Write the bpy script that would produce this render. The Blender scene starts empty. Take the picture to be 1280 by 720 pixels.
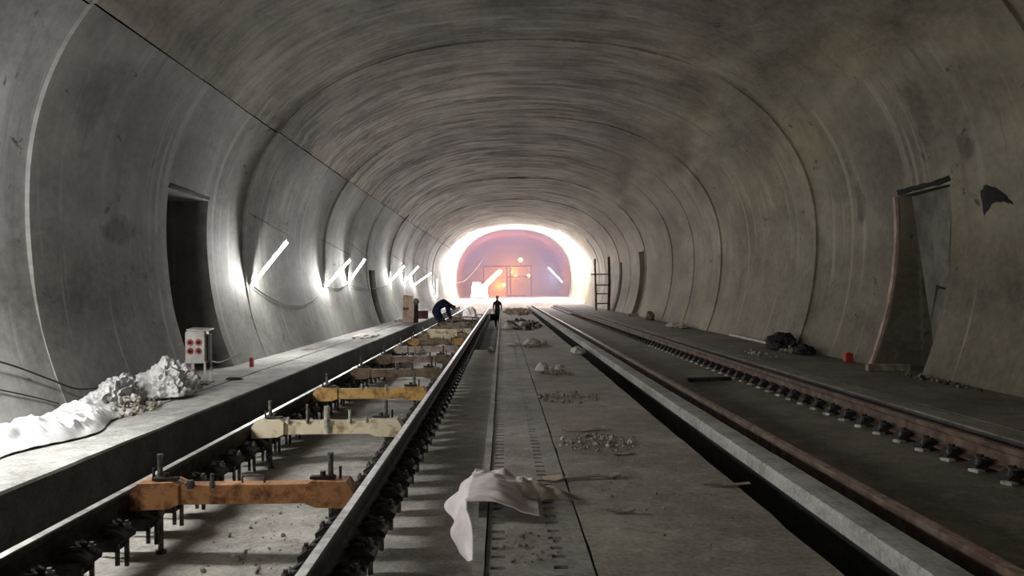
import bpy, bmesh, math, random
from mathutils import Vector, Matrix, noise, Euler
random.seed(7)
PI = math.pi
scene = bpy.context.scene
C = scene.collection

# ------------------------------------------------------------------ camera
cd = bpy.data.cameras.new('camera'); cam = bpy.data.objects.new('camera', cd); C.objects.link(cam)
cam.location = (0, 0, 1.25)
cam.rotation_euler = (PI/2 + 0.001, 0.010, -0.012)
cd.sensor_width = 36; cd.lens = 28.125; cd.clip_end = 400; cd.clip_start = 0.05
scene.camera = cam
scene.view_settings.view_transform = 'Standard'
scene.view_settings.look = 'None'
scene.view_settings.gamma = 1
scene.view_settings.use_curve_mapping = False
scene.view_settings.exposure = 0.2
scene.cycles.use_denoising = True
scene.cycles.denoiser = 'OPENIMAGEDENOISE'
scene.cycles.denoising_input_passes = 'RGB_ALBEDO_NORMAL'
scene.cycles.denoising_prefilter = 'ACCURATE'
scene.cycles.max_bounces = 8
scene.cycles.diffuse_bounces = 5
scene.cycles.glossy_bounces = 3
scene.cycles.volume_bounces = 1
scene.cycles.sample_clamp_indirect = 6
w = bpy.data.worlds.new('world'); scene.world = w; w.use_nodes = True
w.node_tree.nodes['Background'].inputs[0].default_value = (0.6, 0.65, 0.7, 1)
w.node_tree.nodes['Background'].inputs[1].default_value = 0.0

# ------------------------------------------------------------------ material helpers
class NT:
    def __init__(s, name):
        s.m = bpy.data.materials.new(name); s.m.use_nodes = True
        s.t = s.m.node_tree; s.n = s.t.nodes; s.b = s.n['Principled BSDF']
    def node(s, typ, **kw):
        n = s.n.new(typ)
        for k, v in kw.items():
            if k.startswith('i_'):
                key = k[2:]; key = int(key) if key.isdigit() else key.replace('_', ' ')
                if hasattr(v, 'is_linked') or isinstance(v, bpy.types.NodeSocket): s.t.links.new(v, n.inputs[key])
                else: n.inputs[key].default_value = v
            else: setattr(n, k, v)
        return n
    def link(s, a, b): s.t.links.new(a, b)
    def coord(s, kind='Object'):
        if kind == 'Pos': return s.node('ShaderNodeNewGeometry').outputs['Position']
        return s.node('ShaderNodeTexCoord').outputs[kind]
    def mapped(s, src, scale, loc=(0,0,0)):
        n = s.node('ShaderNodeMapping'); s.link(src, n.inputs[0]); n.inputs['Scale'].default_value = scale; n.inputs['Location'].default_value = loc
        return n.outputs[0]
    def noise(s, vec, scale, detail=5, rough=.6, dist=0):
        n = s.node('ShaderNodeTexNoise'); s.link(vec, n.inputs['Vector'])
        n.inputs['Scale'].default_value = scale; n.inputs['Detail'].default_value = detail; n.inputs['Roughness'].default_value = rough; n.inputs['Distortion'].default_value = dist
        return n.outputs[0]
    def ramp(s, fac, stops, interp='LINEAR'):
        n = s.node('ShaderNodeValToRGB'); s.link(fac, n.inputs[0]); r = n.color_ramp; r.interpolation = interp
        while len(r.elements) < len(stops): r.elements.new(.5)
        for e, (p, c) in zip(r.elements, stops):
            e.position = p; e.color = (c, c, c, 1) if not isinstance(c, tuple) else (*c, 1)
        return n.outputs[0]
    def mix(s, fac, a, b, mode='MIX'):
        n = s.node('ShaderNodeMix', data_type='RGBA', blend_type=mode)
        for sock, v in ((n.inputs[0], fac), (n.inputs[6], a), (n.inputs[7], b)):
            if isinstance(v, bpy.types.NodeSocket): s.link(v, sock)
            else: sock.default_value = v if not isinstance(v, tuple) else (*v, 1)
        return n.outputs[2]
    def math(s, op, a, b=0.0):
        n = s.node('ShaderNodeMath', operation=op)
        for i, v in enumerate((a, b)):
            if isinstance(v, bpy.types.NodeSocket): s.link(v, n.inputs[i])
            else: n.inputs[i].default_value = v
        return n.outputs[0]
    def bump(s, h, strength=.3, dist=.02):
        n = s.node('ShaderNodeBump'); s.link(h, n.inputs['Height']); n.inputs['Strength'].default_value = strength; n.inputs['Distance'].default_value = dist
        s.link(n.outputs[0], s.b.inputs['Normal'])
    def base(s, c):
        if isinstance(c, bpy.types.NodeSocket): s.link(c, s.b.inputs['Base Color'])
        else: s.b.inputs['Base Color'].default_value = (*c, 1)
    def set(s, rough=.8, metal=0., spec=.3):
        s.b.inputs['Roughness'].default_value = rough; s.b.inputs['Metallic'].default_value = metal
        s.b.inputs['Specular IOR Level'].default_value = spec

def lining_mat(name, tint, vault=False, smears=()):
    k = NT(name); k.set(.78, 0, .2)
    uv = k.coord('UV'); pos = k.coord('Pos')
    sep = k.node('ShaderNodeSeparateXYZ'); k.link(pos, sep.inputs[0])
    T = lambda f: tuple(min(1, c*f) for c in tint)
    big = k.noise(k.mapped(uv, (.20, .42, 1)), 1.3, 5, .6, .5)
    mid = k.noise(k.mapped(uv, (.9, 1, 1), (3.1, 7.7, 0)), 1.1, 8, .68, .35)
    streak = k.noise(k.mapped(uv, (2.2, .16, 1)), 1.3, 6, .65, .15)
    fine = k.noise(k.mapped(uv, (1, 1, 1)), 9, 5, .7)
    hue = k.noise(k.mapped(uv, (.13, .3, 1), (4, 4, 0)), 1.5, 4, .6, .3)
    col = k.mix(k.ramp(big, [(.36, 0), (.64, 1)]), T(.40), T(1.5))
    col = k.mix(.36, col, k.mix(k.ramp(mid, [(.38, 0), (.62, 1)]), T(.40), T(1.45)))
    if vault:
        vm = k.node('ShaderNodeMapRange', i_1=2.2, i_2=4.3, i_3=1., i_4=0.); k.link(sep.outputs[0], vm.inputs[0]); vm = vm.outputs[0]
        col = k.mix(vm, k.mix(1., col, (1.03, 1.016, .925), 'MULTIPLY'), col)
    col = k.mix(k.ramp(hue, [(.42, .0), (.62, .75)]), col, k.mix(1., col, k.mix(vm, (1.0, .93, .74), (1.0, .95, .89)) if vault else ((1., .985, .95) if name.endswith('left') else (1.0, .93, .74)), 'MULTIPLY'))
    sk = k.math('MULTIPLY', k.ramp(big, [(.40, .25), (.60, 1.)]), 1.0)
    col = k.mix(k.math('MULTIPLY', k.ramp(streak, [(.34, .55), (.46, 0)]), sk), col, T(.32))
    col = k.mix(k.math('MULTIPLY', k.ramp(streak, [(.58, 0), (.70, .5)]), sk), col, T(1.9))
    if vault:
        # peeled formwork bands: dark and whitish strips running round the vault, denser deeper in
        dep = k.node('ShaderNodeMapRange', i_1=9., i_2=26., i_3=.18, i_4=1.); k.link(sep.outputs[1], dep.inputs[0])
        dep = k.math('MULTIPLY', dep.outputs[0], vm)
        for (sx, sy, off, lo, cc) in ((1.5, .26, (11, 3, 0), .462, (.05, .043, .04)), (4.0, .5, (21, 33, 0), .445, (.06, .05, .045))):
            p1 = k.noise(k.mapped(uv, (sx, sy, 1), off), 1.3, 9, .62, .45)
            col = k.mix(k.math('MULTIPLY', k.ramp(p1, [(lo-.02, .92), (lo+.006, 0)]), dep), col, cc)
        for (sx, sy, off, lo) in ((1.9, .3, (5, 17, 0), .535), (4.5, .45, (15, 7, 0), .56)):
            p2 = k.noise(k.mapped(uv, (sx, sy, 1), off), 1.3, 9, .6, .4)
            col = k.mix(k.math('MULTIPLY', k.ramp(p2, [(lo, 0), (lo+.025, .55)]), dep), col, T(2.2))
        chips = k.noise(k.mapped(uv, (1.7, .55, 1), (18, 2, 0)), 1.5, 10, .72, .6)
        col = k.mix(k.ramp(chips, [(.335, .9), (.365, 0)]), col, T(.16))
        crack = k.noise(k.mapped(uv, (.8, .9, 1), (2, 5, 0)), 1.2, 6, .6, 1.0)
        col = k.mix(k.ramp(crack, [(.494, 0), (.499, .55), (.504, 0)]), col, T(.15))
    else:
        # grime tide mark on the lower wall
        wob = k.noise(k.mapped(uv, (.36, .25, 1)), 1.0, 5, .62, .4)
        t = k.math('ADD', sep.outputs[2], k.math('MULTIPLY', k.math('SUBTRACT', wob, .5), 3.2))
        tide = k.node('ShaderNodeMapRange', i_1=1.70, i_2=1.80, i_3=.75, i_4=0.); k.link(t, tide.inputs[0])
        col = k.mix(tide.outputs[0], col, k.mix(1., col, (.62, .61, .55), 'MULTIPLY'))
        edge = k.node('ShaderNodeMapRange', i_1=1.78, i_2=2.25, i_3=.5, i_4=0.); k.link(t, edge.inputs[0])
        up = k.node('ShaderNodeMapRange', i_1=1.72, i_2=1.80, i_3=0., i_4=1.); k.link(t, up.inputs[0])
        col = k.mix(k.math('MULTIPLY', k.math('MULTIPLY', edge.outputs[0], up.outputs[0]), k.ramp(mid, [(.45, 0), (.6, 1)])), col, T(.28))
        spots = k.noise(k.mapped(uv, (1.2, 1.6, 1), (8, 2, 0)), 1.7, 9, .68, .6)
        col = k.mix(k.ramp(spots, [(.335, .85), (.375, 0)]), col, T(.14))
        drip = k.noise(k.mapped(uv, (4.5, .20, 1), (1, 9, 0)), 1.0, 4, .5, .1)
        col = k.mix(k.ramp(drip, [(.62, 0), (.70, .5)]), col, T(2.0))
    for (y, z, ry, rz, st) in smears:
        mp = k.node('ShaderNodeMapping'); k.link(uv, mp.inputs[0]); mp.inputs['Location'].default_value = (-y/ry, -z/rz, 0); mp.inputs['Scale'].default_value = (1/ry, 1/rz, 1)
        ln = k.node('ShaderNodeVectorMath', operation='LENGTH'); k.link(mp.outputs[0], ln.inputs[0])
        dd = k.math('ADD', ln.outputs['Value'], k.math('MULTIPLY', k.math('SUBTRACT', mid, .5), 3.0))
        col = k.mix(k.ramp(dd, [(.55, st), (1.0, 0)]), col, T(.16))
    col = k.mix(.16, col, k.mix(k.ramp(fine, [(.38, 0), (.62, 1)]), T(.4), T(1.5)))
    # lamplight on the nearest segment and shade on the next put into the colour
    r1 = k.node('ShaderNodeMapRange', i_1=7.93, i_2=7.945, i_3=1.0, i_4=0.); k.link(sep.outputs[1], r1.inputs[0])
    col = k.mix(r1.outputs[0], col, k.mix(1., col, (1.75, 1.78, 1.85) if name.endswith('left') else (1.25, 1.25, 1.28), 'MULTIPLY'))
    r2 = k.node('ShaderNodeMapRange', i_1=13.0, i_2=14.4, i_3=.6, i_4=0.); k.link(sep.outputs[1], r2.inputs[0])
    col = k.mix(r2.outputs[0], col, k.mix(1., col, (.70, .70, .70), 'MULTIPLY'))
    k.base(col)
    h = k.math('ADD', k.math('MULTIPLY', mid, .8), k.math('ADD', k.math('MULTIPLY', fine, .22), k.math('MULTIPLY', streak, .45)))
    k.bump(h, .45, .035)
    return k.m

def concrete(name, tint, dust=0.0, rough=.85, grain=1.0):
    k = NT(name); k.set(rough, 0, .25)
    o = k.coord('Pos')
    a = k.noise(o, .7*grain, 6, .65, .3); b = k.noise(o, 5*grain, 8, .72, .2); f = k.noise(o, 40*grain, 4, .6)
    col = k.mix(k.ramp(a, [(.38, 0), (.62, 1)]), tuple(c*.5 for c in tint), tuple(c*1.25 for c in tint))
    col = k.mix(k.ramp(b, [(.40, .65), (.50, 0)]), col, tuple(c*.38 for c in tint))
    col = k.mix(k.ramp(b, [(.54, 0), (.66, .45+dust)]), col, tuple(min(1, c*1.9) for c in tint))
    col = k.mix(.35, col, k.mix(k.ramp(f, [(.35, 0), (.65, 1)]), tuple(c*.5 for c in tint), tuple(c*1.4 for c in tint)))
    k.base(col)
    k.bump(k.math('ADD', k.math('MULTIPLY', b, .8), k.math('MULTIPLY', f, .25)), .5, .02)
    return k.m

def blotch(name, c1, c2, scale=6, rough=.6, metal=0., spec=.4, lo=.42, hi=.6, bump=.15):
    k = NT(name); k.set(rough, metal, spec)
    o = k.coord('Pos'); a = k.noise(o, scale, 8, .68, .3)
    k.base(k.mix(k.ramp(a, [(lo, 0), (hi, 1)]), c1, c2))
    if bump: k.bump(a, bump, .01)
    return k.m

def emit(name, col, st):
    k = NT(name); k.base((.9, .9, .9)); k.b.inputs['Emission Color'].default_value = (*col, 1); k.b.inputs['Emission Strength'].default_value = st
    return k.m

M = {}
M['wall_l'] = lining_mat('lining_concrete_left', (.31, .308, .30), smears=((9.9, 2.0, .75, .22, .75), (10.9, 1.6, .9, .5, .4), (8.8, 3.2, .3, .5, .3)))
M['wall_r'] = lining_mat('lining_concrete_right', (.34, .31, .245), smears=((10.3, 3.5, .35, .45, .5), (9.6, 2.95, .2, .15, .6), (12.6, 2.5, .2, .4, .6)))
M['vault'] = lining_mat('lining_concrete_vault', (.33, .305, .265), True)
M['ledge'] = concrete('walkway_concrete', (.44, .435, .41), .2)
M['side_and_shade'] = concrete('side_and_shade_concrete', (.085, .085, .08))  # dark tone puts shade into the drain, pit and strip side
M['bed'] = concrete('bed_concrete', (.46, .44, .395), .1)
M['slab'] = concrete('slab_concrete', (.31, .285, .235))
M['cover'] = concrete('cover_concrete', (.32, .30, .265))
M['kerb'] = concrete('kerb_concrete', (.40, .39, .36), 0, .8)
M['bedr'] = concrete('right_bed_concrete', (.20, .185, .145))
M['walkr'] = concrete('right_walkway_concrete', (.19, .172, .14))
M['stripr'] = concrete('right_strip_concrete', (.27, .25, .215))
M['bank'] = concrete('far_ground', (.55, .48, .46))
M['far'] = concrete('far_lining', (.35, .35, .36), grain=.3)
M['steel'] = blotch('worn_rail_steel', (.40, .39, .37), (.66, .65, .62), 9, .42, .55, .5, bump=.03)
M['railside'] = blotch('dark_rail_side', (.022, .02, .018), (.06, .048, .038), 12, .75, .1)
M['rustrail'] = blotch('rusty_rail', (.085, .052, .034), (.19, .137, .10), 7, .75, .2)
M['rusthead'] = blotch('rusty_rail_head', (.22, .13, .10), (.46, .36, .31), 10, .5, .25)
M['iron'] = blotch('black_cast_iron', (.012, .012, .012), (.04, .035, .03), 20, .65, .2)
M['bolt'] = blotch('grey_bolt_steel', (.06, .058, .055), (.2, .19, .17), 30, .6, .4)
M['boltpale'] = blotch('pale_dusty_steel', (.25, .24, .20), (.5, .48, .42), 20, .7, .1)
M['orange'] = blotch('rusty_orange_paint', (.16, .055, .02), (.55, .27, .11), 9, .7, 0, lo=.38, hi=.56)
M['cream'] = blotch('cream_paint', (.25, .17, .085), (.60, .53, .38), 7, .7, 0, lo=.34, hi=.5)
M['amber'] = blotch('amber_paint', (.20, .10, .03), (.58, .36, .12), 9, .7, 0, lo=.36, hi=.55)
M['drab'] = blotch('drab_brown_paint', (.09, .06, .035), (.28, .215, .14), 7, .75, 0, lo=.36, hi=.6)
M['pinkgrey'] = blotch('dusty_grey_paint', (.15, .115, .09), (.42, .36, .31), 7, .75, 0, lo=.36, hi=.6)
M['cloth'] = blotch('white_sheet', (.48, .48, .48), (.68, .68, .67), 3, .8, 0, .2, bump=.25)
M['pinkcloth'] = blotch('pinkish_white_cloth', (.70, .63, .62), (.84, .79, .78), 5, .85, 0, .2, bump=.25)
M['paper'] = blotch('dirty_paper', (.33, .29, .24), (.62, .56, .49), 8, .85, 0, .2)
M['card'] = blotch('tan_card', (.40, .28, .21), (.62, .47, .38), 3, .85, 0, .2)
M['wood'] = blotch('dusty_wood', (.17, .145, .10), (.38, .33, .25), 9, .85, 0, .2)
M['board'] = blotch('grey_board', (.145, .135, .115), (.24, .225, .19), 2.5, .85, 0, .2)
M['stone'] = blotch('pale_stone', (.30, .28, .24), (.66, .64, .58), 12, .9, 0, .2)
M['rubble'] = blotch('rubble_grey', (.12, .105, .08), (.42, .38, .31), 25, .9, 0, .2)
M['darkcloth'] = blotch('black_sacking', (.012, .011, .012), (.05, .04, .04), 9, .9, 0, .2)
M['navy'] = blotch('navy_workwear', (.010, .012, .035), (.03, .035, .085), 6, .9, 0, .2)
M['darkwear'] = blotch('dark_workwear', (.014, .012, .016), (.05, .035, .04), 6, .9, 0, .2)
M['skin'] = blotch('skin', (.25, .14, .10), (.32, .19, .14), 6, .6, 0, .3)
M['cabinet'] = blotch('grey_enamel', (.42, .40, .38), (.60, .57, .54), 4, .5, 0, .4)
M['red'] = blotch('red_plastic', (.38, .03, .02), (.55, .06, .045), 8, .5)
M['socket'] = blotch('red_socket', (.45, .08, .06), (.60, .16, .13), 8, .5)
M['black'] = blotch('black_rubber', (.01, .01, .01), (.025, .024, .022), 8, .7)
M['tar'] = blotch('tar_patch', (.006, .006, .006), (.02, .018, .016), 8, .9, bump=.4)
M['pipe'] = blotch('pale_pipe', (.34, .32, .28), (.5, .47, .42), 4, .6)
M['palemach'] = blotch('pale_machine_paint', (.62, .66, .60), (.8, .82, .74), 3, .6)
M['yellowmach'] = blotch('pale_yellow_machine_paint', (.7, .62, .32), (.82, .78, .5), 3, .6)
M['gantry'] = blotch('dark_gantry_steel', (.05, .025, .018), (.14, .06, .035), 3, .8)
M['maroon'] = blotch('maroon_case', (.10, .03, .035), (.2, .08, .08), 3, .7)
M['tube'] = emit('lit_tube', (1.0, .985, .96), 420)
M['bulb'] = emit('orange_bulb', (1.0, .42, .08), 22)

# ------------------------------------------------------------------ mesh helpers
def finish(name, bm, mats, parent=None, smooth=None, loc=None):
    me = bpy.data.meshes.new(name); bm.normal_update(); bm.to_mesh(me); bm.free()
    for m in (mats if isinstance(mats, (list, tuple)) else [mats]): me.materials.append(m)
    if smooth is not None:
        for p in me.polygons: p.use_smooth = True
        if smooth > 0: me.set_sharp_from_angle(angle=math.radians(smooth))
    o = bpy.data.objects.new(name, me); C.objects.link(o)
    if parent: o.parent = parent
    if loc: o.location = loc
    return o
def tag(o, label=None, cat=None, group=None, kind=None):
    if label: o['label'] = label
    if cat: o['category'] = cat
    if group: o['group'] = group
    if kind: o['kind'] = kind
    return o
def thing(name, label, cat, loc=(0,0,0), rz=0, group=None):
    o = bpy.data.objects.new(name, None); C.objects.link(o); o.location = loc; o.rotation_euler = (0, 0, rz)
    o.empty_display_size = .1
    return tag(o, label, cat, group)
def box(bm, c, s, rot=None, bev=0, mi=0, taper=None):
    r = bmesh.ops.create_cube(bm, size=1)
    vs = r['verts']
    for v in vs:
        v.co = Vector((v.co.x*s[0], v.co.y*s[1], v.co.z*s[2]))
    fs = set(f for v in vs for f in v.link_faces)
    if bev:
        es = list(set(e for v in vs for e in v.link_edges))
        rb = bmesh.ops.bevel(bm, geom=es, offset=bev, segments=2, profile=.5, affect='EDGES')
        vs = list(set(rb['verts']) | set(v for v in vs if v.is_valid)); fs = set(f for v in vs for f in v.link_faces)
    m = Matrix.Translation(Vector(c)) @ (rot.to_matrix().to_4x4() if rot else Matrix())
    for v in vs: v.co = m @ v.co
    for f in fs: f.material_index = mi
    return vs
def cyl(bm, p0, p1, r0, r1=None, n=10, mi=0, caps=True):
    p0 = Vector(p0); p1 = Vector(p1); r1 = r0 if r1 is None else r1
    d = (p1-p0).normalized(); a = d.orthogonal().normalized(); b = d.cross(a)
    A = [bm.verts.new(p0 + (a*math.cos(2*PI*i/n) + b*math.sin(2*PI*i/n))*r0) for i in range(n)]
    B = [bm.verts.new(p1 + (a*math.cos(2*PI*i/n) + b*math.sin(2*PI*i/n))*r1) for i in range(n)]
    fs = [bm.faces.new((A[i], A[(i+1) % n], B[(i+1) % n], B[i])) for i in range(n)]
    if caps: fs += [bm.faces.new(A[::-1]), bm.faces.new(B)]
    for f in fs: f.material_index = mi
def tube(bm, pts, r, n=6, mi=0):
    pts = [Vector(p) for p in pts]; rings = []
    prev = None
    for i, p in enumerate(pts):
        d = (pts[min(i+1, len(pts)-1)] - pts[max(i-1, 0)]).normalized()
        a = (prev - d*prev.dot(d)).normalized() if prev is not None and (prev - d*prev.dot(d)).length > 1e-4 else d.orthogonal().normalized()
        prev = a; b = d.cross(a)
        rings.append([bm.verts.new(p + (a*math.cos(2*PI*k/n) + b*math.sin(2*PI*k/n))*r) for k in range(n)])
    for A, B in zip(rings, rings[1:]):
        for k in range(n): bm.faces.new((A[k], A[(k+1) % n], B[(k+1) % n], B[k])).material_index = mi
    bm.faces.new(rings[0][::-1]); bm.faces.new(rings[-1])
def smoothpath(pts, sub=6):
    pts = [Vector(p) for p in pts]; out = []
    for i in range(len(pts)-1):
        p0 = pts[max(i-1, 0)]; p1 = pts[i]; p2 = pts[i+1]; p3 = pts[min(i+2, len(pts)-1)]
        for s in range(sub):
            t = s/sub
            out.append(.5*((2*p1) + (p2-p0)*t + (2*p0-5*p1+4*p2-p3)*t*t + (3*p1-p0-3*p2+p3)*t**3))
    out.append(pts[-1]); return out
def nz(x, y, z=0, s=1.0, o=4): return noise.fractal(Vector((x*s, y*s, z*s)), .9, 2.1, o)
def ridge(x, y, z=0, s=1.0): return 1-abs(noise.noise(Vector((x*s, y*s, z*s))))*2

# ------------------------------------------------------------------ tunnel lining
N, ZC, B2 = 2.27, 2.10, 5.18
RINGS = [-11.3, -4.9, 1.5, 7.94, 14.43, 20.9, 24.0, 27.2, 32.4, 36.7, 40.2, 46.4, 49.8, 56.0]
LIP = [.05, .05, .05, .045, .04, .03, .015, .022, .03, .012, .026, .014, .02]
def cx(y): return .5 + .45*min(max(y, 0)/56., 1.2)**2
def W(y, lip): return 5.2 - lip
def wall_x(side, y, z, lip, w0=5.2, b0=3.65):
    if side < 0: lip *= .3 + .7*min(1, max(0, (z-.9)/.7))
    w = w0 - lip; b = b0 - lip
    if z > ZC: x = w*max(0, 1-((z-ZC)/b)**N)**(1/N)
    else: x = w*math.sqrt(1-((ZC-z)/B2)**2)
    x += .014*noise.noise(Vector((y*.55, z*.18, side*9))) + .007*noise.noise(Vector((y*1.5, z*.4, side*5)))
    return cx(y) + side*x
def ysamples():
    out = []
    secs = [(a, b, 5.2, 3.65, LIP[k]) for k, (a, b) in enumerate(zip(RINGS, RINGS[1:]))]
    secs += [(56., 77., None, None, 0.), (77., 122., 6.1, 5.35, .03)]  # chamber widened into a pocket that hides the added blue lights
    for a, b, w0, b0, lp in secs:
        n = max(2, int((b-a)/(.25 if a < 30 else .5))); ys = [a + (b-a)*i/n for i in range(n+1)]
        for y in ys:
            t = (y-a)/(b-a)
            out.append((y, lp*(1-t), w0 if w0 else 5.22+.28*t, b0 if b0 else 3.85+1.0*t))
    return out
ZW = 4.1
def build_wall(name, side, mat, zbase, niches):
    ys = ysamples()
    cut = sorted(set(v for n in niches for v in (n[0], n[1])))
    for yc in cut:
        for i in range(len(ys)-1):
            if ys[i][0] < yc < ys[i+1][0]:
                t = (yc-ys[i][0])/(ys[i+1][0]-ys[i][0])
                ys.insert(i+1, (yc, ys[i][1]*(1-t)+ys[i+1][1]*t, ys[i][2], ys[i][3])); break
    zs = [zbase + (ZW-zbase)*i/26 for i in range(27)]
    zs = sorted(set(zs + [n[2] for n in niches] + [n[3] for n in niches]))
    bm = bmesh.new(); uvl = bm.loops.layers.uv.new('UVMap')
    G = [[bm.verts.new((wall_x(side, y, z, lip, w0, b0), y, z)) for z in zs] for (y, lip, w0, b0) in ys]
    def face(vs, uvs):
        f = bm.faces.new(vs if side > 0 else vs[::-1])
        for l in f.loops:
            l[uvl].uv = uvs[vs.index(l.vert)]
    def inn(y, z):
        for n in niches:
            if n[0] < y < n[1] and n[2] < z < n[3]: return n
        return None
    for i in range(len(ys)-1):
        for j in range(len(zs)-1):
            y0, y1 = ys[i][0], ys[i+1][0]; zm = (zs[j]+zs[j+1])/2
            if inn((y0+y1)/2, zm) and y1 > y0: continue
            face([G[i][j], G[i+1][j], G[i+1][j+1], G[i][j+1]], [(y0, zs[j]), (y1, zs[j]), (y1, zs[j+1]), (y0, zs[j+1])])
    for (ya, yb, za, zb, depth) in niches:
        ia = [i for i in range(len(ys)) if abs(ys[i][0]-ya) < 1e-6][0]; ib = [i for i in range(len(ys)) if abs(ys[i][0]-yb) < 1e-6][-1]
        ja = zs.index(za); jb = zs.index(zb)
        bx = cx(ya) + side*(5.2+depth)
        def bv(v): return bm.verts.new((bx + .03*noise.noise(v.co*1.3), v.co.y, v.co.z))
        for i in (ia, ib):
            R = [G[i][j] for j in range(ja, jb+1)]; Bk = [bv(v) for v in R]
            for k in range(len(R)-1): face([R[k], R[k+1], Bk[k+1], Bk[k]], [(R[k].co.x+ya*3, zs[ja+k]), (R[k].co.x+ya*3, zs[ja+k+1]), (bx+ya*3, zs[ja+k+1]), (bx+ya*3, zs[ja+k])])
            if i == ia: first = Bk
            else: last = Bk
        for k in range(len(first)-1): face([first[k], last[k], last[k+1], first[k+1]], [(ya, zs[ja+k]), (yb, zs[ja+k]), (yb, zs[ja+k+1]), (ya, zs[ja+k+1])])
        top = [G[i][jb] for i in range(ia, ib+1)]
        tb = [bv(v) for v in top]
        for k in range(len(top)-1): face([top[k], top[k+1], tb[k+1], tb[k]], [(top[k].co.y, zb), (top[k+1].co.y, zb), (tb[k+1].co.y, zb+1), (tb[k].co.y, zb+1)])
    o = finish(name, bm, mat, smooth=22)
    # leave normals pointing anywhere: single skin seen from inside
    return tag(o, kind='structure')
ZL, ZR = .07, .10
NL = [(11.15, 12.7, ZL-.12, 2.68, .9), (27.45, 28.7, ZL-.12, 1.95, .9)]
NR = [(10.05, 11.36, ZR-.12, 2.52, .9), (32.5, 33.9, ZR-.12, 2.75, .9), (39.3, 40.0, ZR-.12, 2.5, .6)]
tag(build_wall('wall_left', -1, M['wall_l'], ZL-.12, NL), 'grey curved concrete tunnel wall behind the slanted tube lights')
tag(build_wall('wall_right', 1, M['wall_r'], ZR-.12, NR), 'dim brownish curved concrete tunnel wall with dark niches')
def build_vault():
    ys = ysamples(); bm = bmesh.new(); uvl = bm.loops.layers.uv.new('UVMap')
    n = 56; G = []
    for (y, lip, w0, b0) in ys:
        row = []
        gap = .004 + .010*max(0, noise.noise(Vector((y*1.3, 0, 4)))+.25)
        for i in range(n+1):
            q = i/n
            lipv = lip*max(0, .35 + 1.1*noise.noise(Vector((q*9, round(y/6.4)*3.7, 2)))) + .012*max(0, 2*q-1.4)
            if q > .97 or q < .03: lipv = lip + (.010 if q > .97 else 0)
            w_, b_ = w0-lipv, b0-lipv
            tl = math.asin(((ZW-ZC)/(b0-lip))**(N/2)); tr = PI - math.asin(((ZW+gap-ZC)/(b0-lip-.01))**(N/2))
            t = tl + (tr-tl)*q
            c_, s_ = math.cos(t), math.sin(t)
            x = w_*math.copysign(abs(c_)**(2/N), c_); z = b_*abs(s_)**(2/N)
            kk = min(1, q*12, (1-q)*12)
            k = 1 + kk*(.020*noise.noise(Vector((y*.7, i*.16, 3))) + .010*noise.noise(Vector((y*2.1, i*.3, 8))))/5
            if q < .001:
                row.append(bm.verts.new((wall_x(1, y, ZW, lip, w0, b0), y, ZW)))
            else: row.append(bm.verts.new((cx(y) + x*k, y, ZC + z*k)))
        G.append(row)
    for i in range(len(ys)-1):
        for j in range(n):
            f = bm.faces.new((G[i][j], G[i+1][j], G[i+1][j+1], G[i][j+1]))
            for l, uv in zip(f.loops, ((ys[i][0], ZW+j*.205), (ys[i+1][0], ZW+j*.205), (ys[i+1][0], ZW+j*.205+.205), (ys[i][0], ZW+j*.205+.205))): l[uvl].uv = uv
    return tag(finish('ceiling', bm, M['vault'], smooth=22), 'arched concrete tunnel vault with peeling formwork bands', kind='structure')
build_vault()
# end of the dusty chamber
bm = bmesh.new()
ring = []
y = 122.
for i in range(25):
    t = PI*i/24; c_, s_ = math.cos(t), math.sin(t)
    ring.append(bm.verts.new((cx(y)+6.2*math.copysign(abs(c_)**(2/N), c_), y+.3*random.random(), ZC+5.5*abs(s_)**(2/N))))
ring += [bm.verts.new((cx(y)-6., y, -.2)), bm.verts.new((cx(y)+6., y, -.2))]
cen = bm.verts.new((cx(y), y+.6, 2))
for i in range(len(ring)): bm.faces.new((ring[i], ring[(i+1) % len(ring)], cen))
tag(finish('wall_end', bm, M['far']), 'rock face closing the tunnel far beyond the glare', kind='structure')

# ------------------------------------------------------------------ floor sections extruded along the tunnel
def extrude(name, prof, y0, y1, mats, label=None, step=.4, jit=.0, mis=None, kind='structure', closed=False, jitter_idx=None):
    """prof: list of (x,z); jittered by noise so the edges are worn"""
    bm = bmesh.new(); n = int((y1-y0)/step)+1; rows = []
    for i in range(n+1):
        y = y0 + (y1-y0)*i/n; row = []
        for k, (x, z) in enumerate(prof):
            j = jit if jitter_idx is None or k in jitter_idx else 0
            row.append(bm.verts.new((x + j*noise.noise(Vector((y*2.3, k*7.1, 1))) + .5*j*noise.noise(Vector((y*9, k*3.1, 5))), y, z + .4*j*noise.noise(Vector((y*1.7, k*5.3, 9))))))
        rows.append(row)
    m = len(prof); seg = m if closed else m-1
    for a, b in zip(rows, rows[1:]):
        for k in range(seg):
            f = bm.faces.new((a[k], b[k], b[(k+1) % m], a[(k+1) % m])); f.material_index = mis[k] if mis else 0
    if closed:
        bm.faces.new(rows[0]); bm.faces.new(rows[-1][::-1])
    bmesh.ops.recalc_face_normals(bm, faces=bm.faces[:])
    return tag(finish(name, bm, mats), label, kind=kind)

ZB, ZBR, ZS = -.42, -.09, .05
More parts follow.
